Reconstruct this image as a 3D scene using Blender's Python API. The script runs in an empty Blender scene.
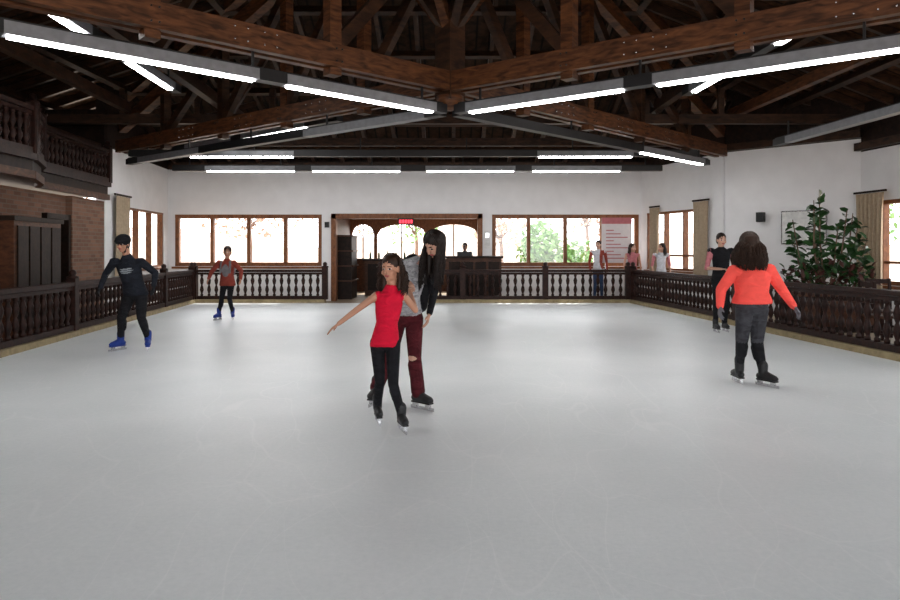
import bpy, bmesh, math, random
import numpy as np
from mathutils import Vector as V, Matrix
from mathutils.bvhtree import BVHTree
random.seed(7)
S=bpy.context.scene
try: S.view_settings.view_transform='Standard'
except Exception: pass
Z=V((0,0,1))
# ------------------------------------------------------------ materials
def newmat(n):
    m=bpy.data.materials.new(n); m.use_nodes=True
    nt=m.node_tree; b=nt.nodes['Principled BSDF']
    return m,nt,b
def plain(n,c,rough=.6,metal=0,spec=.4,noise=0.12,scale=12,bump=0.0):
    m,nt,b=newmat(n)
    b.inputs['Roughness'].default_value=rough; b.inputs['Metallic'].default_value=metal
    b.inputs['Specular IOR Level'].default_value=spec
    tc=nt.nodes.new('ShaderNodeTexCoord'); no=nt.nodes.new('ShaderNodeTexNoise')
    no.inputs['Scale'].default_value=scale; no.inputs['Detail'].default_value=5
    nt.links.new(tc.outputs['Object'],no.inputs['Vector'])
    r=nt.nodes.new('ShaderNodeValToRGB')
    r.color_ramp.elements[0].position=.3; r.color_ramp.elements[1].position=.7
    r.color_ramp.elements[0].color=[x*(1-noise) for x in c]+[1]
    r.color_ramp.elements[1].color=[min(1,x*(1+noise)) for x in c]+[1]
    nt.links.new(no.outputs['Fac'],r.inputs['Fac']); nt.links.new(r.outputs['Color'],b.inputs['Base Color'])
    if bump:
        bp=nt.nodes.new('ShaderNodeBump'); bp.inputs['Strength'].default_value=bump; bp.inputs['Distance'].default_value=.02
        nt.links.new(no.outputs['Fac'],bp.inputs['Height']); nt.links.new(bp.outputs['Normal'],b.inputs['Normal'])
    return m
def cloth(n,c,noise=.15,spec=.15,scale=9,bump=.8):
    """woven cloth with stretched fold wrinkles"""
    m,nt,b=newmat(n); b.inputs['Roughness'].default_value=.8; b.inputs['Specular IOR Level'].default_value=spec
    tc=nt.nodes.new('ShaderNodeTexCoord'); mp=nt.nodes.new('ShaderNodeMapping'); mp.inputs['Scale'].default_value=(1,1,1.9); mp.inputs['Rotation'].default_value=(.25,.35,0)
    no=nt.nodes.new('ShaderNodeTexNoise'); no.inputs['Scale'].default_value=scale; no.inputs['Detail'].default_value=3; no.inputs['Distortion'].default_value=1.0
    nt.links.new(tc.outputs['Object'],mp.inputs['Vector']); nt.links.new(mp.outputs[0],no.inputs['Vector'])
    r=nt.nodes.new('ShaderNodeValToRGB'); r.color_ramp.elements[0].position=.3; r.color_ramp.elements[1].position=.7
    r.color_ramp.elements[0].color=[x*(1-noise) for x in c]+[1]; r.color_ramp.elements[1].color=[min(1,x*(1+noise)) for x in c]+[1]
    nt.links.new(no.outputs['Fac'],r.inputs['Fac']); nt.links.new(r.outputs['Color'],b.inputs['Base Color'])
    bp=nt.nodes.new('ShaderNodeBump'); bp.inputs['Strength'].default_value=bump; bp.inputs['Distance'].default_value=.03
    nt.links.new(no.outputs['Fac'],bp.inputs['Height']); nt.links.new(bp.outputs['Normal'],b.inputs['Normal'])
    return m
def wood(n,c1,c2,scale=(3,3,14),rough=.5,planks=None,spec=.3):
    m,nt,b=newmat(n); b.inputs['Roughness'].default_value=rough; b.inputs['Specular IOR Level'].default_value=spec
    tc=nt.nodes.new('ShaderNodeTexCoord'); mp=nt.nodes.new('ShaderNodeMapping')
    mp.inputs['Scale'].default_value=scale
    no=nt.nodes.new('ShaderNodeTexNoise'); no.inputs['Scale'].default_value=2.2; no.inputs['Detail'].default_value=7
    no.inputs['Distortion'].default_value=.6
    r=nt.nodes.new('ShaderNodeValToRGB')
    r.color_ramp.elements[0].position=.32; r.color_ramp.elements[1].position=.68
    r.color_ramp.elements[0].color=list(c1)+[1]; r.color_ramp.elements[1].color=list(c2)+[1]
    nt.links.new(tc.outputs['Object'],mp.inputs['Vector']); nt.links.new(mp.outputs['Vector'],no.inputs['Vector'])
    nt.links.new(no.outputs['Fac'],r.inputs['Fac'])
    out=r.outputs['Color']
    if planks:
        w=nt.nodes.new('ShaderNodeTexWave'); w.bands_direction=planks[0]; w.inputs['Scale'].default_value=planks[1]
        nt.links.new(tc.outputs['Object'],w.inputs['Vector'])
        r2=nt.nodes.new('ShaderNodeValToRGB'); r2.color_ramp.elements[0].color=(.15,.15,.15,1); r2.color_ramp.elements[1].position=.12
        r2.color_ramp.elements[1].color=(1,1,1,1)
        mx=nt.nodes.new('ShaderNodeMix'); mx.data_type='RGBA'; mx.blend_type='MULTIPLY'; mx.inputs[0].default_value=1
        nt.links.new(w.outputs['Fac'],r2.inputs['Fac'])
        nt.links.new(out,mx.inputs[6]); nt.links.new(r2.outputs['Color'],mx.inputs[7]); out=mx.outputs[2]
    nt.links.new(out,b.inputs['Base Color'])
    bp=nt.nodes.new('ShaderNodeBump'); bp.inputs['Strength'].default_value=.25; bp.inputs['Distance'].default_value=.01
    nt.links.new(no.outputs['Fac'],bp.inputs['Height']); nt.links.new(bp.outputs['Normal'],b.inputs['Normal'])
    return m
def emit(n,c,s):
    m,nt,b=newmat(n); b.inputs['Base Color'].default_value=list(c)+[1]
    b.inputs['Emission Color'].default_value=list(c)+[1]; b.inputs['Emission Strength'].default_value=s
    return m
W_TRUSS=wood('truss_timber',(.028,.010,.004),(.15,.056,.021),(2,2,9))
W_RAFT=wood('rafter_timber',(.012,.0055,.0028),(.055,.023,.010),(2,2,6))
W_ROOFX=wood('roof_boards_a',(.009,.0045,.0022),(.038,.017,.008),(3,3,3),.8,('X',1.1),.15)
W_ROOFY=wood('roof_boards_daylit',(.016,.007,.003),(.085,.036,.016),(3,3,3),.8,('Y',1.1),.15)  # side slopes: same boards, daylight put into the colour as a paler tone
W_DARK=wood('dark_stained_wood',(.006,.003,.002),(.022,.010,.006),(5,5,5),.55,None,.2)
W_RAIL=wood('railing_wood',(.009,.0035,.0028),(.032,.011,.007),(6,6,6),.5,None,.2)
W_FRAME=wood('window_frame_wood',(.12,.042,.014),(.24,.09,.032),(8,8,4),.45)
W_BAR=wood('bar_wood',(.035,.012,.005),(.10,.036,.015),(4,4,8),.5)
WHITE=plain('white_plaster',(.83,.83,.84),.85,noise=.03,scale=3,bump=.15)
KERB=wood('kerb_tan',(.20,.15,.08),(.34,.27,.15),(3,3,3),.6)
FLOORM=plain('walkway_floor',(.32,.25,.17),.5,noise=.15,scale=4)
BLACK=plain('black_paint',(.010,.010,.011),.5)
GREYM=plain('luminaire_grey',(.20,.205,.22),.45,metal=.1)
METAL=plain('steel',(.6,.6,.62),.25,metal=.9)
TUBE=emit('fluorescent_tube',(1,.99,.98),32)
CURT=plain('curtain_fabric',(.42,.33,.23),.85,noise=.12,scale=20)
LEAF=plain('leaf_green',(.022,.070,.018),.4,noise=.45,scale=5)
LEAF2=plain('bush_green',(.16,.30,.10),.6,noise=.4,scale=4)
LEAF3=plain('autumn_leaf',(.40,.27,.20),.7,noise=.3,scale=4)
REDLEAF=plain('reddish_leaf',(.07,.022,.018),.5,noise=.4,scale=6)
BARK=plain('bark',(.16,.10,.07),.8,noise=.3)
GROUND=plain('outdoor_ground',(.60,.50,.44),.9,noise=.18,scale=1)
HILL=plain('hillside',(.40,.32,.27),.9,noise=.25,scale=.5)
def brick():
    m,nt,b=newmat('brick_wall'); b.inputs['Roughness'].default_value=.85
    tc=nt.nodes.new('ShaderNodeTexCoord')
    sx=nt.nodes.new('ShaderNodeSeparateXYZ'); cx=nt.nodes.new('ShaderNodeCombineXYZ')
    nt.links.new(tc.outputs['Object'],sx.inputs[0]); nt.links.new(sx.outputs['Y'],cx.inputs['X']); nt.links.new(sx.outputs['Z'],cx.inputs['Y'])
    bt=nt.nodes.new('ShaderNodeTexBrick'); bt.inputs['Scale'].default_value=1
    bt.inputs['Brick Width'].default_value=.24; bt.inputs['Row Height'].default_value=.08; bt.inputs['Mortar Size'].default_value=.008
    bt.inputs['Color1'].default_value=(.13,.060,.036,1); bt.inputs['Color2'].default_value=(.22,.105,.065,1); bt.inputs['Mortar'].default_value=(.17,.13,.10,1)
    nt.links.new(cx.outputs[0],bt.inputs['Vector']); nt.links.new(bt.outputs['Color'],b.inputs['Base Color'])
    return m
BRICK=brick()
def icemat():
    m,nt,b=newmat('rink_ice'); L=nt.links
    b.inputs['Specular IOR Level'].default_value=.40
    tc=nt.nodes.new('ShaderNodeTexCoord')
    n1=nt.nodes.new('ShaderNodeTexNoise'); n1.inputs['Scale'].default_value=.6; n1.inputs['Detail'].default_value=8
    n2=nt.nodes.new('ShaderNodeTexNoise'); n2.inputs['Scale'].default_value=28; n2.inputs['Detail'].default_value=8; n2.inputs['Roughness'].default_value=.8
    L.new(tc.outputs['Object'],n1.inputs['Vector']); L.new(tc.outputs['Object'],n2.inputs['Vector'])
    r=nt.nodes.new('ShaderNodeValToRGB')
    r.color_ramp.elements[0].position=.33; r.color_ramp.elements[1].position=.67
    r.color_ramp.elements[0].color=(.71,.755,.77,1); r.color_ramp.elements[1].color=(.90,.925,.935,1)
    add=nt.nodes.new('ShaderNodeMath'); add.operation='MULTIPLY_ADD'; add.inputs[1].default_value=.5
    L.new(n2.outputs['Fac'],add.inputs[0]); ml=nt.nodes.new('ShaderNodeMath'); ml.operation='MULTIPLY'; ml.inputs[1].default_value=.5
    L.new(n1.outputs['Fac'],ml.inputs[0]); L.new(ml.outputs[0],add.inputs[2]); L.new(add.outputs[0],r.inputs['Fac'])
    col=r.outputs['Color']
    for sc,off in ((1.9,0),(3.1,11),(4.4,23)):
        mp=nt.nodes.new('ShaderNodeMapping'); mp.inputs['Location'].default_value=(off,off,0); mp.inputs['Rotation'].default_value=(0,0,.5+off*.1)
        mp.inputs['Scale'].default_value=(1,.35,1)
        L.new(tc.outputs['Object'],mp.inputs['Vector'])
        vo=nt.nodes.new('ShaderNodeTexVoronoi'); vo.feature='DISTANCE_TO_EDGE'; vo.inputs['Scale'].default_value=sc
        vo.voronoi_dimensions='2D'
        nz=nt.nodes.new('ShaderNodeTexNoise'); nz.inputs['Scale'].default_value=1.1; nz.inputs['Detail'].default_value=1
        L.new(mp.outputs[0],nz.inputs['Vector'])
        mxv=nt.nodes.new('ShaderNodeMix'); mxv.data_type='VECTOR'; mxv.inputs[0].default_value=.6
        L.new(mp.outputs[0],mxv.inputs[4]); L.new(nz.outputs['Color'],mxv.inputs[5]); L.new(mxv.outputs[1],vo.inputs['Vector'])
        rr=nt.nodes.new('ShaderNodeValToRGB'); rr.color_ramp.elements[0].color=(.28,.28,.28,1); rr.color_ramp.elements[1].color=(0,0,0,1); rr.color_ramp.elements[1].position=.008
        L.new(vo.outputs['Distance'],rr.inputs['Fac'])
        mx=nt.nodes.new('ShaderNodeMix'); mx.data_type='RGBA'; mx.inputs[7].default_value=(.97,.98,.99,1)
        L.new(rr.outputs['Color'],mx.inputs[0]); L.new(col,mx.inputs[6]); col=mx.outputs[2]
    L.new(col,b.inputs['Base Color'])
    rg=nt.nodes.new('ShaderNodeMapRange'); rg.inputs['To Min'].default_value=.22; rg.inputs['To Max'].default_value=.5
    L.new(n2.outputs['Fac'],rg.inputs['Value']); L.new(rg.outputs[0],b.inputs['Roughness'])
    bp=nt.nodes.new('ShaderNodeBump'); bp.inputs['Strength'].default_value=.3; bp.inputs['Distance'].default_value=.01
    L.new(n2.outputs['Fac'],bp.inputs['Height']); L.new(bp.outputs['Normal'],b.inputs['Normal'])
    return m
ICE=icemat()
def glassm():
    m=bpy.data.materials.new('window_glass'); m.use_nodes=True; nt=m.node_tree; nt.nodes.clear()
    o=nt.nodes.new('ShaderNodeOutputMaterial'); t=nt.nodes.new('ShaderNodeBsdfTransparent'); g=nt.nodes.new('ShaderNodeBsdfGlossy')
    g.inputs['Roughness'].default_value=.03; x=nt.nodes.new('ShaderNodeMixShader'); x.inputs[0].default_value=.05
    nt.links.new(t.outputs[0],x.inputs[1]); nt.links.new(g.outputs[0],x.inputs[2]); nt.links.new(x.outputs[0],o.inputs[0])
    return m
GLASS=glassm()
# ------------------------------------------------------------ mesh builder
class MB:
    def __init__(s): s.v=[];s.f=[];s.m=[];s.sm=[];s.mats=[]
    def mi(s,mat):
        if mat not in s.mats: s.mats.append(mat)
        return s.mats.index(mat)
    def add(s,vs,fs,mat,smooth=False):
        o=len(s.v); s.v+= [tuple(p) for p in vs]; k=s.mi(mat)
        for f in fs: s.f.append(tuple(i+o for i in f)); s.m.append(k); s.sm.append(smooth)
    def beam(s,p,q,w,h,mat,up=Z):
        p=V(p);q=V(q);d=(q-p).normalized(); sd=d.cross(up)
        if sd.length<1e-3: sd=V((1,0,0))
        sd.normalize(); u=sd.cross(d).normalized(); sd=sd*w/2;u=u*h/2
        vs=[p-sd-u,p+sd-u,p+sd+u,p-sd+u,q-sd-u,q+sd-u,q+sd+u,q-sd+u]
        s.add(vs,[(0,1,2,3),(7,6,5,4),(0,4,5,1),(1,5,6,2),(2,6,7,3),(3,7,4,0)],mat)
    def box(s,a,b,mat):
        m=[(a[i]+b[i])/2 for i in range(3)]
        s.beam((a[0],m[1],m[2]),(b[0],m[1],m[2]),abs(b[1]-a[1]),abs(b[2]-a[2]),mat)
    def lathe(s,base,prof,mat,n=8):
        vs=[];fs=[]
        for z,r in prof:
            for i in range(n):
                a=2*math.pi*i/n; vs.append((base[0]+r*math.cos(a),base[1]+r*math.sin(a),base[2]+z))
        for j in range(len(prof)-1):
            for i in range(n):
                fs.append((j*n+i,j*n+(i+1)%n,(j+1)*n+(i+1)%n,(j+1)*n+i))
        fs.append(tuple(reversed(range(n)))); fs.append(tuple((len(prof)-1)*n+i for i in range(n)))
        s.add(vs,fs,mat,True)
    def loft(s,rings,mat,n=16,smooth=True):
        vs=[];fs=[]
        for c,a,b in rings:
            for i in range(n):
                t=2*math.pi*i/n; vs.append(V(c)+V(a)*math.cos(t)+V(b)*math.sin(t))
        R=len(rings)
        for j in range(R-1):
            for i in range(n): fs.append((j*n+i,j*n+(i+1)%n,(j+1)*n+(i+1)%n,(j+1)*n+i))
        fs.append(tuple(reversed(range(n)))); fs.append(tuple((R-1)*n+i for i in range(n)))
        s.add(vs,fs,mat,smooth)
    def cap(s,a,b,ra,rb,mat,n=12):
        a=V(a);b=V(b);d=b-a
        if d.length<1e-5: d=V((0,0,1e-4))
        d.normalize(); x=d.cross(Z)
        if x.length<.05: x=V((1,0,0)).cross(d)
        x.normalize(); y=d.cross(x)
        rings=[]
        for t in (-80,-55,-28,0):
            t=math.radians(t); rings.append((a+d*ra*math.sin(t),x*ra*math.cos(t),y*ra*math.cos(t)))
        for t in (0,28,55,80):
            t=math.radians(t); rings.append((b+d*rb*math.sin(t),x*rb*math.cos(t),y*rb*math.cos(t)))
        s.loft(rings,mat,n)
    def ell(s,c,x,y,z,r,mat,n=18):
        c=V(c);rings=[]
        for t in range(-80,81,16):
            t=math.radians(t); rings.append((c+z*r[2]*math.sin(t),x*r[0]*math.cos(t),y*r[1]*math.cos(t)))
        s.loft(rings,mat,n)
    def tube(s,pts,r0,r1,mat,n=5):
        rings=[];N=len(pts)
        for i,p in enumerate(pts):
            d=(V(pts[min(i+1,N-1)])-V(pts[max(i-1,0)])).normalized(); x=d.cross(V((.3,.9,.2))).normalized(); y=d.cross(x)
            r=r0+(r1-r0)*i/(N-1); rings.append((p,x*r,y*r))
        s.loft(rings,mat,n)
    def mesh(s,name,o=V((0,0,0))):
        me=bpy.data.meshes.new(name); me.from_pydata([(p[0]-o[0],p[1]-o[1],p[2]-o[2]) for p in s.v],[],s.f)
        for m in s.mats: me.materials.append(m)
        me.polygons.foreach_set('material_index',s.m); me.polygons.foreach_set('use_smooth',s.sm)
        me.update(); return me
    def obj(s,name,o=(0,0,0),parent=None,fix=True):
        o=V(o); me=s.mesh(name,o)
        if fix:
            bm=bmesh.new(); bm.from_mesh(me); bmesh.ops.recalc_face_normals(bm,faces=bm.faces); bm.to_mesh(me); bm.free()
        ob=bpy.data.objects.new(name,me); S.collection.objects.link(ob)
        if parent: ob.parent=parent
        else: ob.location=o
        return ob
def empty(name,o):
    e=bpy.data.objects.new(name,None); e.empty_display_size=.2; e.location=o; S.collection.objects.link(e); return e
# ------------------------------------------------------------ room layout (metres; camera at origin looking +Y)
def xl(y): return -6.04-.0964*(y-9.4)
def xr(y): return 5.83-.0910*(y-9.06)
def xw(y): return -8.18+.095*(20.3-y)
FY=19.15; FL=-.03
YN=-4
b=MB(); b.box((-14,YN,-.2),(12,26,FL),FLOORM); b.obj('floor')
b=MB()
pl=[(xl(YN),YN),(xr(YN),YN),(xr(FY),FY),(xl(FY),FY)]
b.add([(x,y,FL) for x,y in pl]+[(x,y,0) for x,y in pl],[(3,2,1,0),(4,5,6,7),(0,1,5,4),(1,2,6,5),(2,3,7,6),(3,0,4,7)],ICE)
b.obj('ice_rink')
b=MB()
for p,q in (((xl(YN)-.17,YN),(xl(FY)-.17,FY+.1)),((xr(YN)+.17,YN),(xr(FY)+.17,FY+.1)),((xl(FY)-.1,FY+.17),(-3.45,FY+.17)),((-1.93,FY+.17),(xr(FY)+.1,FY+.17))):
    b.beam((p[0],p[1],.03),(q[0],q[1],.03),.34,.12,KERB)
b.obj('rink_kerb')
def wall(name,p,q,z0,z1,ops,mat,t=.2,top=None,ztop=None):
    """ops: list of (s0,s1,za,zb) metres along wall"""
    b=MB(); p=V((p[0],p[1],0));q=V((q[0],q[1],0));L=(q-p).length;d=(q-p)/L
    def seg(s0,s1,a,c,m=mat):
        if s1-s0<1e-3 or c-a<1e-3: return
        b.beam(p+d*s0+Z*(a+c)/2,p+d*s1+Z*(a+c)/2,t,c-a,m)
    s=0
    for s0,s1,a,c in sorted(ops):
        seg(s,s0,z0,z1); seg(s0,s1,z0,a); seg(s0,s1,c,z1); s=s1
    seg(s,L,z0,z1)
    if top: seg(0,L,z1,ztop,top)
    return b.obj(name)
def window(name,p,q,z0,z1,n,frame=W_FRAME,fw=.09,mid=None):
    b=MB(); p=V((p[0],p[1],0));q=V((q[0],q[1],0));d=(q-p)
    for z in (z0+fw/2,z1-fw/2): b.beam(p+Z*z,q+Z*z,.16,fw,frame)
    if mid: b.beam(p+Z*mid,q+Z*mid,.08,.05,frame)
    for i in range(n+1):
        c=p+d*(i/n); u=d.normalized()*fw/2
        if i==0:c=c+u
        if i==n:c=c-u
        b.beam(c+Z*z0,c+Z*z1,fw if i in(0,n) else fw*.9,.14,frame,up=d.normalized().cross(Z))
    b.beam(p+Z*(z0-.04)-d.normalized()*.08,q+Z*(z0-.04)+d.normalized()*.08,.28,.06,frame)
    b.beam(p+Z*(z0+z1)/2,q+Z*(z0+z1)/2,.01,z1-z0-.1,GLASS)
    return b.obj(name)
ZT=3.78; HT=5.6
WY=20.4
wall('wall_far',(-8.5,WY),(5.75,WY),FL,ZT,[(.52,4.78,.98,2.48),(5.07,9.43,FL,2.5),(9.72,13.98,.98,2.48)],WHITE,.2,W_DARK,4.1)
window('window_1',(-7.98,WY),(-3.72,WY),.98,2.48,4,fw=.11)
window('window_2',(1.22,WY),(5.48,WY),.98,2.48,4,fw=.11)
wall('wall_left_far',(-8.28,20.4),(xw(15.7)-.1,15.7),FL,ZT,[(.5,3.5,.98,2.5)],WHITE,.2,W_DARK,5.2)
pL=V((-8.28,20.4,0));dL=(V((xw(15.7)-.1,15.7,0))-pL).normalized()
a=pL+dL*.5;c=pL+dL*3.5
window('window_3',(a.x,a.y),(c.x,c.y),.98,2.5,3,fw=.05)
def lp(y,o=-.15): return V((xw(y)+o,y,0))
b=MB()
def lw(y0,y1,z0,z1,m,o=-.25,t=.2): 
    p=lp(y0,o);q=lp(y1,o); b.beam(p+Z*(z0+z1)/2,q+Z*(z0+z1)/2,t,z1-z0,m)
WT=2.54
lw(14.1,15.7,FL,WT,BRICK,-.12)
lw(13.1,14.1,2.15,WT,BRICK)
lw(YN,13.1,FL,WT,BRICK)
b.obj('wall_left')
b=MB(); 
lw(13.1,14.1,FL,2.15,BLACK,-.9,.05); b.obj('door_recess')
b=MB(); 
for y0,y1 in ((13.1,13.2),(14.0,14.1)): lw(y0,y1,FL,2.15,W_DARK,-.2,.3)
lw(13.1,14.1,2.05,2.15,W_DARK,-.2,.3)
lw(13.2,14.0,FL,2.05,W_DARK,-.33,.05)
for z in (.25,1.15): lw(13.3,13.9,z,z+.75,W_DARK,-.3,.05)
b.obj('door_1')
b=MB()
lw(11.3,12.95,FL,1.93,W_BAR,.1,.35)
for i in range(4):
    y=11.4+i*.39; lw(y,y+.33,.1,1.85,W_DARK,.29,.03); 
lw(11.25,13.0,1.93,2.01,W_DARK,.1,.42)
b.obj('wooden_wardrobe')
# right walls
RA=(5.62,20.4);RB=(6.65,16.8);RC=(8.7,14.7);RD=(9.4,9.0);RE=(9.8,YN)
def sub(p,q,s0,s1):
    p=V((p[0],p[1],0));q=V((q[0],q[1],0));d=(q-p).normalized(); return ((p+d*s0).x,(p+d*s0).y),((p+d*s1).x,(p+d*s1).y)
wall('wall_right_far',RA,RB,FL,ZT,[(.35,2.95,.9,2.5)],WHITE,.2,W_DARK,HT-.7)
window('window_4',*sub(RA,RB,.35,2.95),.9,2.5,3,fw=.06,mid=1.3)
wall('wall_right_pier',RB,RC,FL,ZT,[],WHITE,.2,W_DARK,HT-.2)
wall('wall_right',RC,RD,FL,3.5,[(.55,5.2,.75,2.45)],WHITE,.2,W_DARK,HT-.5)
window('window_5',*sub(RC,RD,.55,5.2),.75,2.45,5,fw=.08,mid=1.2)
wall('wall_right_near',RD,RE,FL,3.5,[(1,11,.75,2.5)],WHITE,.2,W_DARK,HT-.8)
window('window_6',*sub(RD,RE,1,11),.75,2.5,8,fw=.08)
# balcony upper floor
b=MB()
BZ0,BZ1=2.62,2.86
pts=[V((xw(15.75)+.12,15.6,0)),V((xw(12.4)+.12,12.4,0)),V((-6.95,11.9,0)),V((-6.5,10.9,0)),V((-6.45,9.0,0)),V((-6.9,8.0,0)),V((xw(7.5)+.1,7.5,0)),V((xw(YN)+.1,YN,0))]
back=[V((-12,p.y,0)) for p in pts]
n=len(pts); vs=[p+Z*BZ0 for p in pts]+[p+Z*BZ0 for p in back]+[p+Z*BZ1 for p in pts]+[p+Z*BZ1 for p in back]
fs=[]
for i in range(n-1):
    fs+=[(i,i+1,n+i+1,n+i),(2*n+i,3*n+i,3*n+i+1,2*n+i+1),(i,2*n+i,2*n+i+1,i+1)]
fs+=[(0,n,3*n,2*n)]
b.add(vs,fs,W_DARK)
for i in range(n-1):
    b.beam(pts[i]+Z*2.9,pts[i+1]+Z*2.9,.16,.1,W_RAIL); b.beam(pts[i]+Z*2.62,pts[i+1]+Z*2.62,.1,.12,W_BAR)
b.obj('balcony_deck')
wall('wall_balcony_back',(-11.8,15.8),(-11.8,YN),BZ1,4.4,[],W_DARK,.2)
wall('wall_balcony_end',(-12,15.75),(xw(15.7),15.75),BZ1,4.6,[],W_DARK,.15)
PROF=[(0,.04),(.09,.04),(.11,.024),(.17,.034),(.28,.055),(.40,.042),(.5,.022),(.60,.042),(.72,.055),(.83,.034),(.89,.024),(.91,.04),(1,.04)]
def railing(name,path,z0,z1,sp=.19,postgap=2.6,rs=1.0,mat=W_RAIL):
    b=MB(); path=[V((p[0],p[1],0)) for p in path]
    for p,q in zip(path[:-1],path[1:]):
        L=(q-p).length;d=(q-p)/L
        b.beam(p+Z*(z1-.035),q+Z*(z1-.035),.13,.07,mat); b.beam(p+Z*(z0+.05),q+Z*(z0+.05),.11,.09,mat)
        b.beam(p+Z*(z1-.11),q+Z*(z1-.11),.07,.06,mat)
        np_=max(1,round(L/postgap))
        posts=[L*i/np_ for i in range(np_+1)]
        for s in posts:
            c=p+d*s; b.beam(c+Z*z0,c+Z*(z1+.06),.15,.15,mat,up=d.cross(Z))
            b.lathe((c.x,c.y,z1+.06),[(0,.10),(.03,.10),(.05,.05),(.09,.065),(.13,.05),(.15,.01)],mat)
        for i in range(np_):
            a,c2=posts[i]+.1,posts[i+1]-.1; m=max(1,int((c2-a)/sp))
            for j in range(m):
                c=p+d*(a+(j+.5)*(c2-a)/m)
                h=(z1-.13)-(z0+.09)
                b.lathe((c.x,c.y,z0+.09),[(t*h,r*rs) for t,r in PROF],mat)
    return b.obj(name)
railing('balustrade',[(xl(2)-.12,2),(xl(FY)-.12,FY+.1)],.09,.91)
railing('balustrade',[(xr(2)+.12,2),(xr(FY)+.12,FY+.1)],.09,.91,postgap=5.6)
railing('balustrade',[(xl(FY)-.07,FY+.17),(-3.45,FY+.17)],.09,.91)
railing('balustrade',[(-1.93,FY+.17),(xr(FY)+.0,FY+.17)],.09,.91)
railing('balcony_balustrade',[(p.x,p.y) for p in pts[:-1]],2.95,3.68,.17,2.2)
# ------------------------------------------------------------ seating behind the right-hand rail
def chair(x,y,rot):
    b=MB(); c,s=math.cos(rot),math.sin(rot)
    def T(px,py,pz): return (x+px*c-py*s,y+px*s+py*c,FL+pz)
    for px in (-.19,.19):
        b.beam(T(px,-.19,0),T(px,-.19,.44),.04,.04,W_RAIL,up=V((1,0,0))); b.beam(T(px,.19,0),T(px,.24,1.0),.04,.04,W_RAIL,up=V((1,0,0)))
        b.beam(T(px,-.19,.2),T(px,.19,.2),.025,.03,W_RAIL)
    b.beam(T(0,-.22,.46),T(0,.22,.46),.44,.04,W_BAR)
    for z in (.62,.78,.95): b.beam(T(-.19,.19+.05*z,z),T(.19,.19+.05*z,z),.025,.08,W_RAIL)
    b.obj('dining_chair')
def table(x,y):
    b=MB(); b.lathe((x,y,FL),[(0,.24),(.03,.24),(.06,.05),(.40,.035),(.68,.05),(.71,.12)],W_RAIL,12); b.lathe((x,y,FL+.71),[(0,.42),(.015,.44),(.04,.44)],W_BAR,20); b.obj('round_table')
for tx,ty in ((7.35,10.9),(7.2,8.6)):
    table(tx,ty); chair(tx-.1,ty+.72,0); chair(tx+.72,ty,-math.pi/2); chair(tx-.68,ty-.1,math.pi/2)
# ------------------------------------------------------------ roof
AP=V((0,9.9,7.9)); EZ=3.9
cor=[V((-12.2,YN-.3,EZ)),V((10.2,YN-.3,EZ)),V((10.2,20.7,EZ)),V((-12.2,20.7,EZ))]
b=MB()
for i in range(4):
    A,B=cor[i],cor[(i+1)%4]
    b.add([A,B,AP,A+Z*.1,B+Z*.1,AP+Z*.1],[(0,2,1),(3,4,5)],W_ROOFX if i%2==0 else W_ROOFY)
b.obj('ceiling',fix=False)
b=MB()
for i in range(4):
    A,B=cor[i],cor[(i+1)%4]; d=(B-A);L=d.length;d/=L; t0=(AP-A).dot(d); foot=A+d*t0; up=(AP-foot)
    nrm=d.cross(up).normalized(); 
    if nrm.z>0: nrm=-nrm
    s=.5
    while s<L:
        f=s/t0 if s<t0 else (L-s)/(L-t0)
        p=A+d*s; q=p+up*f
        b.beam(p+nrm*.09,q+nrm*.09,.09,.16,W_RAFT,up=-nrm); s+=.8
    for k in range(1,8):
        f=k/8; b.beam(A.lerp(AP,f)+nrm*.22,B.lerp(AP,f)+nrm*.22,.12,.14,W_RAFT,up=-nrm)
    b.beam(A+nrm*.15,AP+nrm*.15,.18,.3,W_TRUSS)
b.obj('roof_rafters')
# trusses
C=V((0,9.9,0))
ends=[V((-8.0,2.5,0)),V((8.3,3.6,0)),V((6.45,16.65,0)),V((-7.5,16.0,0))]
ZC=3.80
for e in ends:
    b=MB(); d=(e-C);L=d.length;d.normalize(); sd=d.cross(Z)
    for s_ in (-1,1):
        b.beam(C+d*.12+Z*ZC+sd*.1*s_,e+Z*ZC+sd*.1*s_,.1,.27,W_TRUSS)
    top=lambda t: 7.25+(4.25-7.25)*t
    b.beam(C+d*.1+Z*top(0),e+Z*top(1),.18,.26,W_TRUSS)
    T=[.18,.38,.58,.8]
    for j,t in enumerate(T):
        c=C+d*L*t
        b.beam(c+Z*3.58,c+Z*top(t),.16,.16,W_TRUSS if j<2 else W_RAFT,up=d)
        for s_ in (-1,1):
            for zz in (3.73,3.88):
                for o in (-.04,.04):
                    p=c+sd*.15*s_+d*o+Z*zz; b.cap(p,p+sd*.012*s_,.011,.011,BLACK,6)
    prev=0
    for t in T:
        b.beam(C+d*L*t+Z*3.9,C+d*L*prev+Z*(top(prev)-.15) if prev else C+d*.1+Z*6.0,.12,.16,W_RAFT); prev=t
    for t in (.28,.49,.69):
        for o in (-.25,-.1,.1,.25):
            for zz in (3.73,3.87):
                for s_ in (-1,1):
                    p=C+d*(L*t+o)+sd*.15*s_+Z*zz; b.cap(p,p+sd*.012*s_,.011,.011,METAL,6)
    b.obj('roof_truss')
b=MB()
b.beam(C+Z*3.55,C+Z*7.7,.3,.3,W_RAFT,up=V((1,1,0)))
b.lathe((0,9.9,3.42),[(0,.05),(.06,.16),(.14,.2),(.2,.2)],W_TRUSS,8)
for a in range(8):
    a=a*math.pi/4+.35; b.beam(C+Z*4.5,C+V((1.9*math.cos(a),1.9*math.sin(a),6.9)),.12,.15,W_TRUSS if a%2<1 else W_RAFT)
b.obj('roof_king_post')
b=MB()
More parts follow.
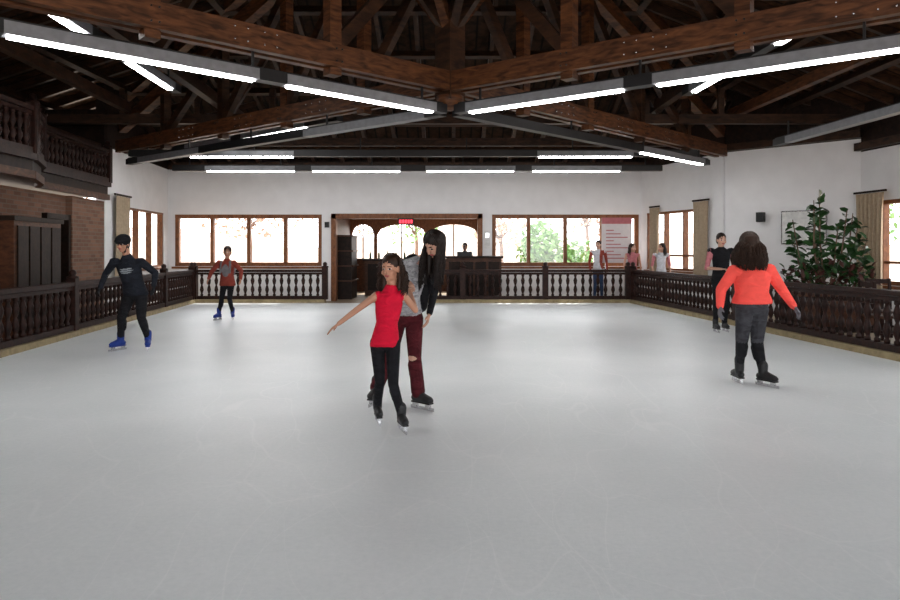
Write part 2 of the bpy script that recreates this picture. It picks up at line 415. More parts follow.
for p,q,w,h,m in (((-11.6,15.0,4.25),(8.6,15.0,4.25),.16,.2,W_RAFT),((-8.2,18.2,4.25),(6,18.2,4.25),.16,.2,W_RAFT),((-8.1,20.2,3.87),(5.6,20.2,3.87),.2,.2,W_RAFT),
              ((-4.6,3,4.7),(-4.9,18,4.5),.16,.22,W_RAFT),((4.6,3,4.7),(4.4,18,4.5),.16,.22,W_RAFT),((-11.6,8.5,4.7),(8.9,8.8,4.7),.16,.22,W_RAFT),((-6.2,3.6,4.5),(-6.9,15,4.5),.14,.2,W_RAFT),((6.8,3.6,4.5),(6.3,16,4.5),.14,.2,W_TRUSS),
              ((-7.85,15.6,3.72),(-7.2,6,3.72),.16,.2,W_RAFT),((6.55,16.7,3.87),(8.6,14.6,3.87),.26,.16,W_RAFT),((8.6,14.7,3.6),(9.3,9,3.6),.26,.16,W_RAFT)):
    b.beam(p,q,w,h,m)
for x in (-4.7,4.5):
    for y in (7,11,15): b.beam((x,y,4.4),(x*.8,y,5.9),.12,.14,W_RAFT); b.beam((x,y,4.5),(x,y+1.4,5.5),.12,.14,W_RAFT)
for i in range(9):
    x=-7+i*1.6; b.beam((x,15,4.2),(x,15,4.9),.12,.12,W_RAFT,up=V((1,0,0))); b.beam((x,15,4.25),(x+.8,16.5,4.9),.1,.12,W_RAFT)
b.obj('roof_tie_beams')
# ------------------------------------------------------------ luminaires
def lamp(p,q,segs,z=None,lit=True):
    b=MB(); p=V(p);q=V(q);d=(q-p).normalized();L=(q-p).length
    b.beam(p+Z*.075,q+Z*.075,.07,.03,BLACK)
    s0=0
    for a,c in segs:
        c=min(c,L)
        if c<=a: continue
        b.beam(p+d*a,p+d*c,.16,.12,GREYM)
        if lit: b.beam(p+d*(a+.04)-Z*.07,p+d*(c-.04)-Z*.07,.085,.022,TUBE)
        b.beam(p+d*s0,p+d*a,.15,.12,BLACK); s0=c
    b.beam(p+d*s0,q,.15,.12,BLACK)
    k=int(L/2.2)+1
    for i in range(k):
        c=p+d*(.4+(L-.8)*i/max(1,k-1)); b.beam(c,c+Z*.35,.025,.025,BLACK,up=d)
    b.obj('fluorescent_light')
SG=[(.2,2.5),(2.85,5.3),(5.65,8.2),(8.5,10.5)]
LZ=3.42
C3=V((0,9.9,LZ))
for i,e in enumerate((V((-8.0,2.5,LZ)),V((8.0,3.85,LZ)),V((5.8,15.8,LZ)),V((-7.2,15.7,LZ)))):
    st=C3+(e-C3).normalized()*.12
    if i==2: lamp(st,e,[(5.2,7.9)])
    elif i==3: lamp(st,e,[(.3,3.0),(6.2,8.6)],lit=False)
    else: lamp(st,e,SG)
lamp((-7,15.3,3.55),(5.4,15.3,3.55),[(1.3,3.6),(8.9,11)])
lamp((-6.8,17.2,3.45),(5.2,17.2,3.45),[(.8,3.0),(3.4,5.6),(6.2,8.4),(8.8,11)])
lamp((-4.35,5.6,4.15),(-4.6,11.8,4.15),[(1.2,3.0),(4.2,5.9)])
lamp((4.35,5.6,4.15),(4.05,12,4.15),[(1.6,3.4),(4.6,6.1)])
lamp((-6.6,16.8,3.85),(-2.0,12.7,3.85),[(.6,2.6),(3.0,5.2)])
lamp((6.6,9.4,3.5),(6.25,13.4,3.5),[(.3,3.6)],lit=False)
# ------------------------------------------------------------ bar / entry hall
b=MB()
x0,x1=-3.43,.93
for x in (x0+.06,x1-.06): b.beam((x,20.38,FL),(x,20.38,2.5),.3,.14,W_FRAME,up=V((1,0,0)))
b.beam((x0,20.38,2.43),(x1,20.38,2.43),.3,.14,W_FRAME)
b.obj('door_frame')
BL,BR=-3.62,1.12
wall('wall_bar_left',(BL,20.5),(BL,25.2),FL,2.9,[],W_BAR,.12)
wall('wall_bar_right',(BR,20.5),(BR,25.2),FL,2.9,[(1.2,3.5,1,2.3)],WHITE,.12)
b=MB(); b.box((BL-.1,20.5,2.9),(BR+.1,25.3,3.0),W_FRAME); b.obj('ceiling_bar')
b=MB()
def archwall(b,xa,xb,y,spring,rise,ztop,mat,n=14,t=.12):
    for s in range(n):
        u0,u1=s/n,(s+1)/n
        za=spring+rise*math.sqrt(max(0,1-(2*u0-1)**2)); zb=spring+rise*math.sqrt(max(0,1-(2*u1-1)**2))
        X0=xa+(xb-xa)*u0;X1=xa+(xb-xa)*u1
        b.add([(X0,y,za),(X1,y,zb),(X1,y,ztop),(X0,y,ztop),(X0,y+t,za),(X1,y+t,zb),(X1,y+t,ztop),(X0,y+t,ztop)],
              [(0,1,2,3),(7,6,5,4),(0,4,5,1)],mat)
ar=[(-3.5,-2.72),(-2.6,-.85),(-.73,1.0)]
px=BL
for a,c in ar:
    b.box((px,25,FL),(a,25.12,2.9),W_FRAME); b.box((a,25,FL),(c,25.12,1.15),W_BAR)
    archwall(b,a,c,25,2.0,.36,2.9,W_FRAME); px=c
    b.beam(((a+c)/2,25.05,1.15),((a+c)/2,25.05,2.36),.04,.05,W_FRAME,up=V((1,0,0)))
b.box((px,25,FL),(BR,25.12,2.9),W_FRAME)
b.obj('wall_bar_back')
b=MB()
b.box((-2.75,22.6,FL),(-.6,23.1,1.1),W_BAR); b.box((-2.8,22.5,1.1),(-.5,23.2,1.16),W_DARK)
for i in range(4): b.box((-2.65+i*.53,22.56,.15),(-2.2+i*.53,22.6,1.0),W_DARK)
b.obj('bar_counter')
b=MB()
b.box((-3.45,21.0,FL),(-2.95,22.2,1.9),W_DARK)
for z in (.5,.95,1.4,1.85): b.box((-3.5,20.98,z),(-2.9,22.25,z+.04),W_BAR)
b.obj('shelf_cabinet')
b=MB()
b.box((-.1,19.72,FL),(1.45,20.1,1.22),W_BAR); b.box((-.16,19.64,1.22),(1.5,20.15,1.28),W_DARK)
for i in range(4): b.box((-.03+i*.37,19.68,.15),(.28+i*.37,19.72,1.12),W_DARK)
b.obj('reception_counter')
b=MB(); b.box((.2,19.8,1.28),(.6,20.05,1.40),BLACK); b.beam((.4,19.95,1.40),(.4,20.0,1.62),.34,.03,BLACK,up=V((1,0,0))); b.obj('cash_register')
b=MB()
b.box((-1.5,20.15,2.18),(-1.05,20.19,2.36),BLACK)
SGN=emit('red_neon',(1,.04,.07),2.0)
for i in range(5): b.box((-1.46+i*.08,20.135,2.22),(-1.40+i*.08,20.15,2.32),SGN)
b.obj('neon_sign')
b=MB(); BOT=plain('bottle_glass',(.05,.10,.04),.2)
for i in range(7): b.lathe((-2.6+i*.28,22.85,1.16),[(0,.035),(.17,.035),(.21,.013),(.28,.013)],BOT)
b.obj('bottles')
WB=emit('added_warm_fill',(1,.8,.55),40)  # glow for the hanging lamps added to brighten the reception and bar
for x in (-2.2,-.6):
    b=MB(); b.beam((x,22.2,2.62),(x,22.2,2.9),.02,.02,BLACK,up=V((1,0,0))); b.lathe((x,22.2,2.55),[(0,.16),(.05,.13),(.12,.05),(.14,.02)],W_DARK,12)
    b.lathe((x,22.2,2.52),[(0,.03),(.02,.05),(.05,.04)],WB,10); b.obj('added_fill_pendant')
POST=plain('poster_paper',(.62,.58,.59),.7,noise=.04); PINK=plain('poster_print',(.42,.13,.15),.7)
b=MB(); b.box((4.36,20.10,1.08),(5.22,20.13,2.38),POST); b.box((4.36,20.092,2.2),(5.22,20.10,2.38),PINK)
for i in range(9): b.box((4.48,20.093,1.2+i*.1),(5.1-.2*(i%3),20.10,1.228+i*.1),PINK)
b.box((4.45,20.11,FL),(4.49,20.15,1.1),METAL); b.box((5.1,20.11,FL),(5.14,20.15,1.1),METAL)
b.obj('poster_board')
PAP=plain('notice_paper',(.74,.74,.73),.8)
b=MB(); b.box((1.0,20.26,1.5),(1.16,20.3,2.0),PAP); b.box((1.02,20.25,1.8),(1.14,20.26,1.95),METAL); b.obj('wall_notice')
b=MB(); 
p=V((7.05,16.2,0)); nd=V((-.715,-.7,0)); td=V((.7,-.715,0))
b.beam(p+td*.10+nd*.1+Z*2.2,p+td*.25+nd*.1+Z*2.2,.16,.22,BLACK); b.beam(p+td*.17+Z*2.2,p+td*.17+nd*.15+Z*2.2,.04,.04,METAL); b.obj('wall_speaker')
b=MB()
p=V((8.15,15.1,0)); b.beam(p-td*.95+Z*1.95+nd*.03,p+td*.0+Z*1.95+nd*.03,.05,.75,METAL); b.beam(p-td*.92+Z*1.95+nd*.065,p-td*.03+Z*1.95+nd*.065,.02,.69,PAP); b.obj('notice_board')
b=MB(); b.box((-3.62,20.2,2.1),(-3.5,20.3,2.26),BLACK); b.obj('wall_speaker')
# curtains
def curtain(p,q,z0,z1):
    b=MB(); p=V((p[0],p[1],0));q=V((q[0],q[1],0));d=q-p;nn=d.cross(Z).normalized();N=44;vs=[];fs=[]
    for k,z in enumerate((z1,z1-.3,(z0+z1)/2,z0+.2,z0)):
        pin=1-.10*math.sin(math.pi*k/4)
        for i in range(N+1):
            t=i/N; s=.5+(t-.5)*pin; vs.append(p+d*s+nn*(.045*math.sin(t*math.pi*2*6+k*.3))+Z*z)
    for k in range(4):
        for i in range(N): fs.append((k*(N+1)+i,k*(N+1)+i+1,(k+1)*(N+1)+i+1,(k+1)*(N+1)+i))
    b.add(vs,fs,CURT,True); b.beam(p+Z*(z1+.03)-d*.1,q+Z*(z1+.03)+d*.1,.04,.04,W_DARK); b.obj('curtain',fix=False)
def inset(p,q,s0,s1,o):
    a,c=sub(p,q,s0,s1); nn=V((q[0]-p[0],q[1]-p[1],0)).cross(Z).normalized()*o
    return (a[0]+nn.x,a[1]+nn.y),(c[0]+nn.x,c[1]+nn.y)
curtain(*inset(RA,RB,.75,1.15,.22),.7,2.62)
curtain(*inset(RA,RB,2.75,3.3,.22),.7,2.66)
curtain(*inset(RC,RD,.1,.85,.25),.55,2.6)
cp=pL+dL*3.5;cq=pL+dL*4.35
curtain((cp.x+.22,cp.y),(cq.x+.22,cq.y),.85,2.7)
# ------------------------------------------------------------ foliage
def leaf(b,c,d,n,L,W,mat):
    d=d.normalized(); s=d.cross(n)
    if s.length<.01: s=V((1,0,0))
    s.normalize(); n=s.cross(d)
    b.add([c,c+d*L*.35+s*W/2+n*.1*L,c+d*L*.75+s*W*.35+n*.05*L,c+d*L-n*.1*L,c+d*L*.75-s*W*.35+n*.05*L,c+d*L*.35-s*W/2+n*.1*L,c+d*L*.5],
          [(0,1,6),(1,2,6),(2,3,6),(3,4,6),(4,5,6),(5,0,6)],mat,True)
def rv(): 
    return V((random.gauss(0,1),random.gauss(0,1),random.gauss(0,1))).normalized()
PB=V((6.95,12.9,FL))
b=MB()
b.box((6.25,12.5,FL),(7.75,13.3,.62),W_DARK); b.box((6.2,12.45,.62),(7.8,13.35,.70),W_BAR)
for i in range(4): b.box((6.3+i*.36,12.47,.08),(6.6+i*.36,12.5,.54),W_BAR)
for (tx,tz) in ((-.30,2.25),(-.14,2.50),(.22,2.2),(.45,2.0),(-.50,1.75),(.1,1.9),(-.22,2.4),(.62,1.7),(.38,2.15),(-.05,2.2),(-.5,2.05)):
    tip=PB+V((tx,random.uniform(-.3,.3),tz)); base=PB+V((tx*.2,0,.6))
    mid=base.lerp(tip,.5)+V((tx*.3,0,.05)); pth=[base,base.lerp(mid,.5),mid,mid.lerp(tip,.5),tip]
    b.tube(pth,.022,.008,BARK)
    for i in range(22):
        t=.3+.7*i/22; k=min(3,int(t*4)); c=V(pth[k]).lerp(V(pth[k+1]),t*4-k)
        d=rv(); d.z=d.z*.6+.1; leaf(b,c,d,Z+V((0,-.8,0))+rv()*.5,random.uniform(.17,.25),random.uniform(.10,.14),LEAF)
for i in range(420):
    c=PB+V((random.uniform(-.7,.75),random.uniform(-.35,.35),random.uniform(.68,1.2)))
    leaf(b,c,rv()+Z*.5,Z+rv()*.5,random.uniform(.12,.22),.08,REDLEAF if random.random()<.5 else LEAF)
b.obj('potted_rubber_plant',fix=False)
def bush(name,c,r,n,mat,trunk=False):
    b=MB(); c=V(c)
    if trunk: b.tube([V((c.x,c.y,-.2)),V((c.x+.1,c.y,c.z*.5)),c],.14,.05,BARK,8)
    for i in range(14):
        p=c+V((rv().x*r[0]*.7,rv().y*r[1]*.7,rv().z*r[2]*.7)); b.tube([c-Z*r[2]*.6,c.lerp(p,.5),p],.03,.01,BARK)
    for i in range(n):
        d=rv(); q=random.random()**.4; p=c+V((d.x*r[0]*q,d.y*r[1]*q,d.z*r[2]*q)); leaf(b,p,rv(),rv(),.26,.14,mat)
    b.obj(name,fix=False)
bush('garden_bush',(3.3,25.5,1.3),(.8,1,1.2),900,LEAF2)
bush('garden_bush',(4.9,27.5,1.0),(.7,1,.9),350,LEAF2)
bush('garden_tree',(-9.5,33,3.2),(2.6,2,1.3),300,LEAF3,True)
bush('garden_tree',(-5.5,38,3.4),(2.6,2,1.3),300,LEAF3,True)
bush('garden_tree',(2.2,31,2.6),(1.4,1.4,1.2),300,LEAF3,True)
bush('garden_tree',(6.8,35,3.4),(2.8,2,1.4),300,LEAF3,True)
bush('garden_tree',(-1.8,36,3.2),(2.2,2,1.6),200,LEAF2,True)
bush('garden_tree',(14,24,2.9),(2,2,1.4),300,LEAF2,True)
bush('garden_tree',(-15,26,2.9),(2,2,1.4),300,LEAF3,True)
b=MB(); b.box((-80,-60,-.4),(80,120,-.22),GROUND); b.obj('ground_outside')
b=MB(); vs=[];fs=[];N=40
for i in range(N+1):
    x=-80+160*i/N; h=2.2+1.3*math.sin(i*.7)+.8*math.sin(i*1.9+1); vs+=[(x,75,-.3),(x,90,h+1)]
for i in range(N): fs.append((2*i,2*i+2,2*i+3,2*i+1))
b.add(vs,fs,HILL,True); b.obj('distant_hill')
# ------------------------------------------------------------ people
SKIN=plain('skin',(.56,.32,.23),.5,noise=.05); SKIN2=plain('skin_tan',(.46,.23,.145),.5,noise=.05)
HAIR=plain('dark_hair',(.014,.008,.006),.5,noise=.4,scale=40,spec=.25); HAIRB=plain('brown_hair',(.030,.014,.008),.5,noise=.4,scale=40,spec=.25)
LIP=plain('lips',(.38,.09,.08),.4); EYEW=plain('eye_white',(.7,.68,.65),.2); EYED=plain('eye_iris',(.02,.012,.01),.2)
RED=cloth('red_cloth',(.60,.008,.035),.12); BLK=cloth('black_cloth',(.010,.010,.012),.3)
MAROON=cloth('maroon_denim',(.075,.011,.015),.35); ORANGE=cloth('coral_jacket',(.95,.095,.075),.08,.3,7,1.0)
GREYJ=cloth('grey_jeans',(.045,.045,.052),.35); GREYT=cloth('grey_knit',(.40,.40,.42),.45,.15,22)
BOOTK=plain('black_boot',(.009,.009,.010),.45); BOOTB=plain('blue_boot',(.008,.035,.24),.4); NAVY=cloth('navy_cloth',(.012,.014,.020),.3)
LOGO=plain('shirt_print',(.22,.24,.26),.7); RUST=cloth('rust_cloth',(.26,.05,.035)); BLUEJ=cloth('blue_jeans',(.04,.07,.15),.2)
WCLOTH=cloth('white_cloth',(.6,.61,.65)); PINKC=cloth('pink_cloth',(.5,.18,.2)); GLOVE=plain('grey_glove',(.14,.14,.16),.8); GREYV=cloth('grey_vest',(.18,.17,.18))
def hand(b,w,d,n,s,side,curl,mat):
    d=V(d).normalized(); n=(V(n)-d*V(n).dot(d)).normalized(); lat=d.cross(n)*side
    Ls=(.072,.080,.074,.058)
    for i in range(4):
        o=(1.5-i)*.0205*s; k=w+d*(.088-.006*abs(i-1.2))*s+lat*o
        b.cap(w+lat*o*.55+d*.01,k,.0145*s,.0125*s,mat,8)
        c1=curl;L=Ls[i]*s
        d1=d*math.cos(c1)+n*math.sin(c1)+lat*(1.5-i)*.12; d2=d*math.cos(2*c1)+n*math.sin(2*c1)+lat*(1.5-i)*.06; d3=d*math.cos(2.7*c1)+n*math.sin(2.7*c1)
        p1=k+d1*L*.45;p2=p1+d2*L*.33;p3=p2+d3*L*.22
        b.cap(k,p1,.0105*s,.0095*s,mat,8); b.cap(p1,p2,.0095*s,.009*s,mat,8); b.cap(p2,p3,.009*s,.008*s,mat,8)
    t0=w+d*.022*s+lat*.022*s; t1=t0+(d*.6+lat*.75+n*.25).normalized()*.042*s; t2=t1+(d*.9+lat*.3+n*.35).normalized()*.034*s
    b.cap(t0,t1,.015*s,.012*s,mat,8); b.cap(t1,t2,.012*s,.0095*s,mat,8)
def finish(b,name,o,root,vox,paints,smooth=3):
    me=b.mesh(name+'_src',o); tmp=bpy.data.objects.new(name+'_src',me); S.collection.objects.link(tmp)
    m=tmp.modifiers.new('r','REMESH'); m.mode='VOXEL'; m.voxel_size=vox; m.use_smooth_shade=True
    m=tmp.modifiers.new('s','SMOOTH'); m.factor=.5; m.iterations=smooth
    dg=bpy.context.evaluated_depsgraph_get(); nm=bpy.data.meshes.new_from_object(tmp.evaluated_get(dg))
    nm.materials.clear()
    mats=list(b.mats)
    for p in paints:
        if p[5] not in mats: mats.append(p[5])
    for mm in mats: nm.materials.append(mm)
    ov=V(o); bv=BVHTree.FromPolygons([V(p)-ov for p in b.v],b.f)
    idx=[]
    for p in nm.polygons:
        c=p.center; r=bv.find_nearest(c); k=b.m[r[2]] if r[2] is not None else 0
        for (pc,ax,ay,az,rr,mt) in paints:
            q=c+ov-pc
            if (q.dot(ax)/rr[0])**2+(q.dot(ay)/rr[1])**2+(q.dot(az)/rr[2])**2<1: k=mats.index(mt)
        idx.append(k)
    nm.polygons.foreach_set('material_index',idx); nm.polygons.foreach_set('use_smooth',[True]*len(idx)); nm.update()
    bpy.data.objects.remove(tmp)
    ob=bpy.data.objects.new(name,nm); S.collection.objects.link(ob); ob.parent=root
    return ob
def person(name,o,u,J,c,look,fwd,k=1.0,hk=1.0,vox=.008,feet=None,skates=True,tilt=(0,0,1),curl=.35,hands=None,hair=None,tw=1.0,extra=None,hem=.0,flare=0,helmet=None,puff=0,hy=None,leg=1.0,hemw=0.008,waist=.138):
    o=V(o)
    def P(t): return V(t[1:]) if t[0]=='w' else o+V((t[0]*u,t[1],t[2]*u))
    j={a:P(t) for a,t in J.items()}
    b=MB(); paints=[]; root=empty(name,o)
    lat=(j['sr']-j['sl']).normalized(); mid=(j['sr']+j['sl'])/2; sw=(j['sr']-j['sl']).length/2
    pel=j['pel']; sp=(mid-pel).normalized(); dep=lat.cross(sp).normalized(); lat2=sp.cross(dep).normalized()
    if lat2.dot(lat)<0: lat2=-lat2
    hl=V((lat2.x,lat2.y,0)).normalized() if hy is None else V(hy).normalized()
    hd=hl.cross(Z); X,Y=lat2,dep
    L=(mid-pel).length
    R=lambda t,w,d,off=0,ax=None: (pel+sp*L*t+Y*off,(ax or X)*w*k*tw,Y*d*k)
    b.loft([(pel-Z*.10*k,hl*.09*k,hd*.075*k),(pel-Z*.05*k,hl*.145*k*tw,hd*.105*k),(pel+sp*.02,hl*.155*k*tw,hd*.11*k),(pel+sp*.10*k,hl*.13*k*tw,hd*.09*k)],c['pants'],20)
    g=puff
    b.loft([(pel+sp*(hem)*k,hl*(.164+g+hemw)*k*tw,hd*(.12+g+hemw)*k),(pel+sp*(hem+.03)*k,hl*(.165+g+hemw)*k*tw,hd*(.12+g+hemw)*k),R(.38,waist+g,.105+g),R(.62,.150+g,.112+g),R(.82,.16+g,.112+g),
            (mid+sp*.0,X*max(sw*.92,.12*k),Y*(.085+g)*k),(mid+sp*.035*k,X*sw*.55,Y*.07*k),(j['neck']+sp*.01,X*.056*k,Y*.056*k)],c['top'],24)
    hc=j['head']; f=V(look).normalized(); uu=(V(tilt)-f*V(tilt).dot(f)).normalized(); rr=f.cross(uu).normalized(); h=hk
    b.cap(j['neck']-sp*.02,hc-uu*.06*h-f*.02*h,.052*k,.047*k,c['skin'])
    b.ell(hc+uu*.025*h-f*.008*h,rr,f,uu,(.074*h,.094*h,.09*h),c['skin'])
    b.ell(hc-uu*.045*h+f*.018*h,rr,f,uu,(.056*h,.066*h,.062*h),c['skin'])
    b.ell(hc-uu*.095*h+f*.055*h,rr,f,uu,(.024*h,.022*h,.018*h),c['skin'])
    b.cap(hc+uu*.012*h+f*.083*h,hc-uu*.026*h+f*.102*h,.008*h,.013*h,c['skin'],8)
    for s in (-1,1):
        b.ell(hc+rr*s*.074*h-uu*.008*h-f*.005*h,rr,f,uu,(.012*h,.022*h,.032*h),c['skin'],10)
        b.ell(hc+rr*s*.04*h-uu*.03*h+f*.055*h,rr,f,uu,(.026*h,.026*h,.026*h),c['skin'],10)
        e=hc+rr*s*.031*h+f*.084*h+uu*.004*h
        paints.append((e,rr,f,uu,(.016*h,.03*h,.009*h),EYEW)); paints.append((e,rr,f,uu,(.0105*h,.03*h,.009*h),EYED))
        paints.append((e+uu*.023*h,rr,f,uu,(.02*h,.03*h,.0055*h),c['hair']))
    b.ell(hc-uu*.058*h+f*.083*h,rr,f,uu,(.024*h,.010*h,.009*h),LIP,10)
    b.ell(hc+uu*.042*h-f*.02*h,rr,f,uu,(.083*h,.10*h,.09*h),c['hair'])
    b.ell(hc-uu*.01*h-f*.05*h,rr,f,uu,(.075*h,.065*h,.085*h),c['hair'])
    if helmet:
        b.ell(hc+uu*.055*h-f*.01*h,rr,f,uu,(.105*h,.125*h,.088*h),helmet)
        b.ell(hc+uu*.05*h+f*.02*h,rr,f,uu,(.10*h,.115*h,.03*h),helmet)
        for s in (-1,1): b.cap(hc+rr*s*.088*h+uu*.02*h,hc+rr*s*.03*h-uu*.115*h+f*.02*h,.008,.008,helmet,6)
    hands=hands or {}
    for a,s in (('l',-1),('r',1)):
        sh,el,wr=j['s'+a],j['e'+a],j['w'+a]
        g2=puff*.8
        bare=c['sleeve']==c['skin']
        b.cap(sh-lat*s*.03*k+sp*-.01,sh-lat*s*(.012 if bare else 0),(.054 if bare else .062)*k+g2,(.046 if bare else .058)*k+g2,c['top'] if not c.get('shoulder') else c['shoulder'])
        b.cap(sh,el,(.040 if bare else .054)*k+g2,(.032 if bare else .040)*k+g2,c['sleeve'])
        bf=c['fore']==c['skin']
        b.cap(el,el.lerp(wr,.93),(.033 if bf else .040)*k+g2,(.024 if bf else .031)*k+g2*.6,c['fore'])
        hm=c.get('hand',c['skin'])
        d=(wr-el).normalized(); hd_=hands.get(a,{})
        b.cap(el.lerp(wr,.85),wr,.025*k,.022*k,hm)
        nrm=V(hd_.get('n',(-s*1.0,0,-.2) if abs(d.z)>.5 else (0,0,-1)))
        hand(b,wr,hd_.get('d',d),nrm,.92*k,hd_.get('side',1),hd_.get('curl',curl),hm)
    bl=MB()
    feet=feet or {}
    for a,s in (('l',-1),('r',1)):
        kn,an=j['k'+a],j['a'+a]; hip=pel+hl*s*.08*k*(1 if hl.dot(lat)>0 else -1)-Z*.03*k
        fd=V(feet.get(a,fwd)); fd.z=0; fd.normalize(); lift=feet.get(a+'z',0)
        b.cap(hip,kn,.082*k*leg,.056*k*leg,c['pants']); 
        b.cap(kn,an,.055*k*leg,.043*k+flare,c.get('shin',c['pants']))
        b.cap(kn.lerp(an,.2)-fd*.015,kn.lerp(an,.5)-fd*.018,.056*k*leg,.05*k*leg,c.get('shin',c['pants']))
        zb=(.06 if skates else 0.0); g0=o.z+lift
        ak=V((an.x,an.y,g0+zb+.075*k))
        if skates: b.cap(V((an.x,an.y,max(an.z,ak.z)))+Z*.07*k,ak,.053*k,.048*k,c['boot'])
        else: b.cap(an,ak,.045*k,.042*k,c['boot'])
        heel=ak-fd*.05*k-Z*.035*k; toe=ak+fd*.155*k-Z*.04*k; sdv=fd.cross(Z)
        b.loft([(heel-fd*.03*k,sdv*.015*k,Z*.02*k),(heel,sdv*.036*k,Z*.038*k),(ak+fd*.03*k-Z*.02*k,sdv*.04*k,Z*.055*k),(ak+fd*.1*k-Z*.033*k,sdv*.044*k,Z*.042*k),(toe,sdv*.038*k,Z*.033*k),(toe+fd*.03*k,sdv*.014*k,Z*.014*k)],c['boot'],14)
        if skates:
            A=V((an.x,an.y,g0))-fd*.095*k; B=V((an.x,an.y,g0))+fd*.20*k
            bl.beam(A+Z*.014,B+Z*.014,.006,.028,METAL)
            for t in (.2,.75):
                q=A.lerp(B,t); bl.beam(q+Z*.02,q+Z*.075,.03,.05,c.get('holder',METAL),up=fd)
            bl.beam(A+fd*.03+Z*.066,B-fd*.03+Z*.066,.06*k,.014,c.get('sole',BLACK))
    H=MB()
    if hair:
        hm=c['hair']
        for ch in hair.get('chains',[]):
            for (p,r0),(q,r1) in zip(ch[:-1],ch[1:]):
                b.cap(hc+rr*p[0]*h+f*p[1]*h+Z*p[2]*h,hc+rr*q[0]*h+f*q[1]*h+Z*q[2]*h,r0*h,r1*h,hm)
        for i in range(hair.get('n',60)):
            a=random.uniform(hair.get('a0',65),hair.get('a1',295)); a=math.radians(a); e=math.radians(random.uniform(0,80)); ds=f*math.cos(a)+rr*math.sin(a)
            pts=[]
            cc=hc+uu*.035*h-f*.015*h
            for q in range(5):
                ee=e*(1-q/4); pts.append(cc+ds*math.cos(ee)*.092*h*(1+.1*abs(math.cos(a)))+uu*math.sin(ee)*.10*h)
            ph=random.uniform(0,6.28); Ln=hair['L']*random.uniform(.7,1.05)*h; dr=V(hair.get('drift',(0,0,0)))
            last=pts[-1]; hz=V((ds.x,ds.y,0)); out=hair.get('out',.03)*random.uniform(.1,1)
            for q in range(1,11):
                t=q/10; w=hair.get('wave',.006)
                pts.append(last-Z*Ln*t+hz*out*math.sin(t*2.2)+dr*t+V((math.sin(ph+t*hair.get('wf',9)),math.cos(ph*1.3+t*hair.get('wf',9)),0))*w)
            H.tube(pts,.0058*h,.0022*h,hm,4)
    if extra: extra(b,paints,j,dict(X=X,Y=Y,sp=sp,pel=pel,mid=mid,L=L,k=k))
    finish(b,'body',o,root,vox,paints)
    if H.v: H.obj('hair_strands',o,root,fix=False)
    if bl.v: bl.obj('skate_blades',o,root)
    return root
# --- girl in red
gW=.00814
person('girl_skater',(-.489,5.7,0),gW,dict(head=(1,-.02,160),neck=(2,0,142),sl=(-13,-.03,133),el=(-32,-.07,119),wl=(-49,-.12,106),
  sr=(13,.02,134),er=(25,.08,117),wr=('w',-.345,5.95,1.105),pel=(-5,.02,88),kl=(-10,0,47),al=(-15,.20,19),kr=(4,-.08,46),ar=(12,-.07,16)),
  dict(skin=SKIN2,hair=HAIRB,top=RED,sleeve=SKIN2,fore=SKIN2,pants=BLK,boot=BOOTK),
  (-.42,-.90,-.14),(-.1,-1,0),k=.80,hk=.90,vox=.0058,feet=dict(l=(.25,-1,0),r=(.35,-1,0)),hy=(1,0,0),curl=.2,hem=-.06,tw=.88,leg=.97,waist=.125,
  hands=dict(l=dict(n=(0,-.2,-1),side=-1,curl=.15),r=dict(d=(.1,.75,.25),n=(0,0,-1),curl=.7,side=1)),
  hair=dict(n=260,L=.28,a0=88,a1=272,out=.05,wave=.012,wf=16,chains=[[((0,-.06,.0),.07),((0,-.08,-.10),.06),((.01,-.08,-.18),.045),((.02,-.07,-.24),.025)],[((.062,-.04,.01),.03),((.08,-.035,-.10),.03),((.08,-.01,-.19),.018)],[((-.062,-.04,.01),.03),((-.08,-.035,-.10),.03),((-.08,-.01,-.18),.018)]]))
# --- woman leaning over girl
wW=.00914
def wx(b,p,j,q):
    kk=j['kr'];p.append((kk+V((-.03,-.05,.0)),V((1,0,0)),V((0,1,0)),Z,(.05,.06,.022),SKIN)); kk=j['kl'];p.append((kk+V((.02,-.05,.05)),V((1,0,0)),V((0,1,0)),Z,(.045,.06,.025),SKIN))
    b.cap(j['sr']+V((-.01,.04,.0)),q['pel']+V((.13,.05,.08)),.06,.07,BLK); b.cap(j['sl']+V((-.01,.02,0)),q['pel']+V((-.12,.06,.12)),.065,.06,BLK); b.cap(q['mid']+V((0,.09,.02)),q['pel']+V((0,.12,.08)),.085,.085,BLK)
person('woman_skater',(-.41,6.4,0),wW,dict(head=(30,-.18,164),neck=(17,-.06,151),sl=(-10,-.08,145),el=(-8,-.28,124),wl=('w',-.365,6.10,1.17),
  sr=(24,.07,142),er=(29,.10,116),wr=(24,.02,94),pel=(0,.10,93),kl=(-15,.03,51),al=(-31,.22,17),kr=(10,-.06,52),ar=(13,0,17)),
  dict(skin=SKIN,hair=HAIR,top=GREYT,sleeve=BLK,fore=BLK,pants=MAROON,boot=BOOTK,shoulder=BLK),
  (-.60,-.52,-.60),(.3,-1,0),k=.97,hk=.98,vox=.0065,feet=dict(l=(-.3,-1,0),r=(.75,-.65,0)),hy=(.9,-.2,0),flare=.024,hem=.0,extra=wx,tilt=(-.2,-.3,1),leg=1.12,tw=.88,waist=.125,
  hands=dict(l=dict(d=(.2,-.6,-.35),n=(.3,0,-1),curl=.8,side=-1),r=dict(n=(-1,0,0),curl=.3,side=-1)),
  hair=dict(n=380,L=.42,a0=50,a1=300,out=.03,wave=.006,drift=(-.03,-.02,0),chains=[[((0,-.06,.02),.07),((-.02,-.05,-.08),.06),((-.02,-.03,-.2),.045),((-.03,-.0,-.30),.025)],[((.06,.0,.02),.04),((.07,.0,-.12),.035),((.06,.02,-.25),.02)]]))
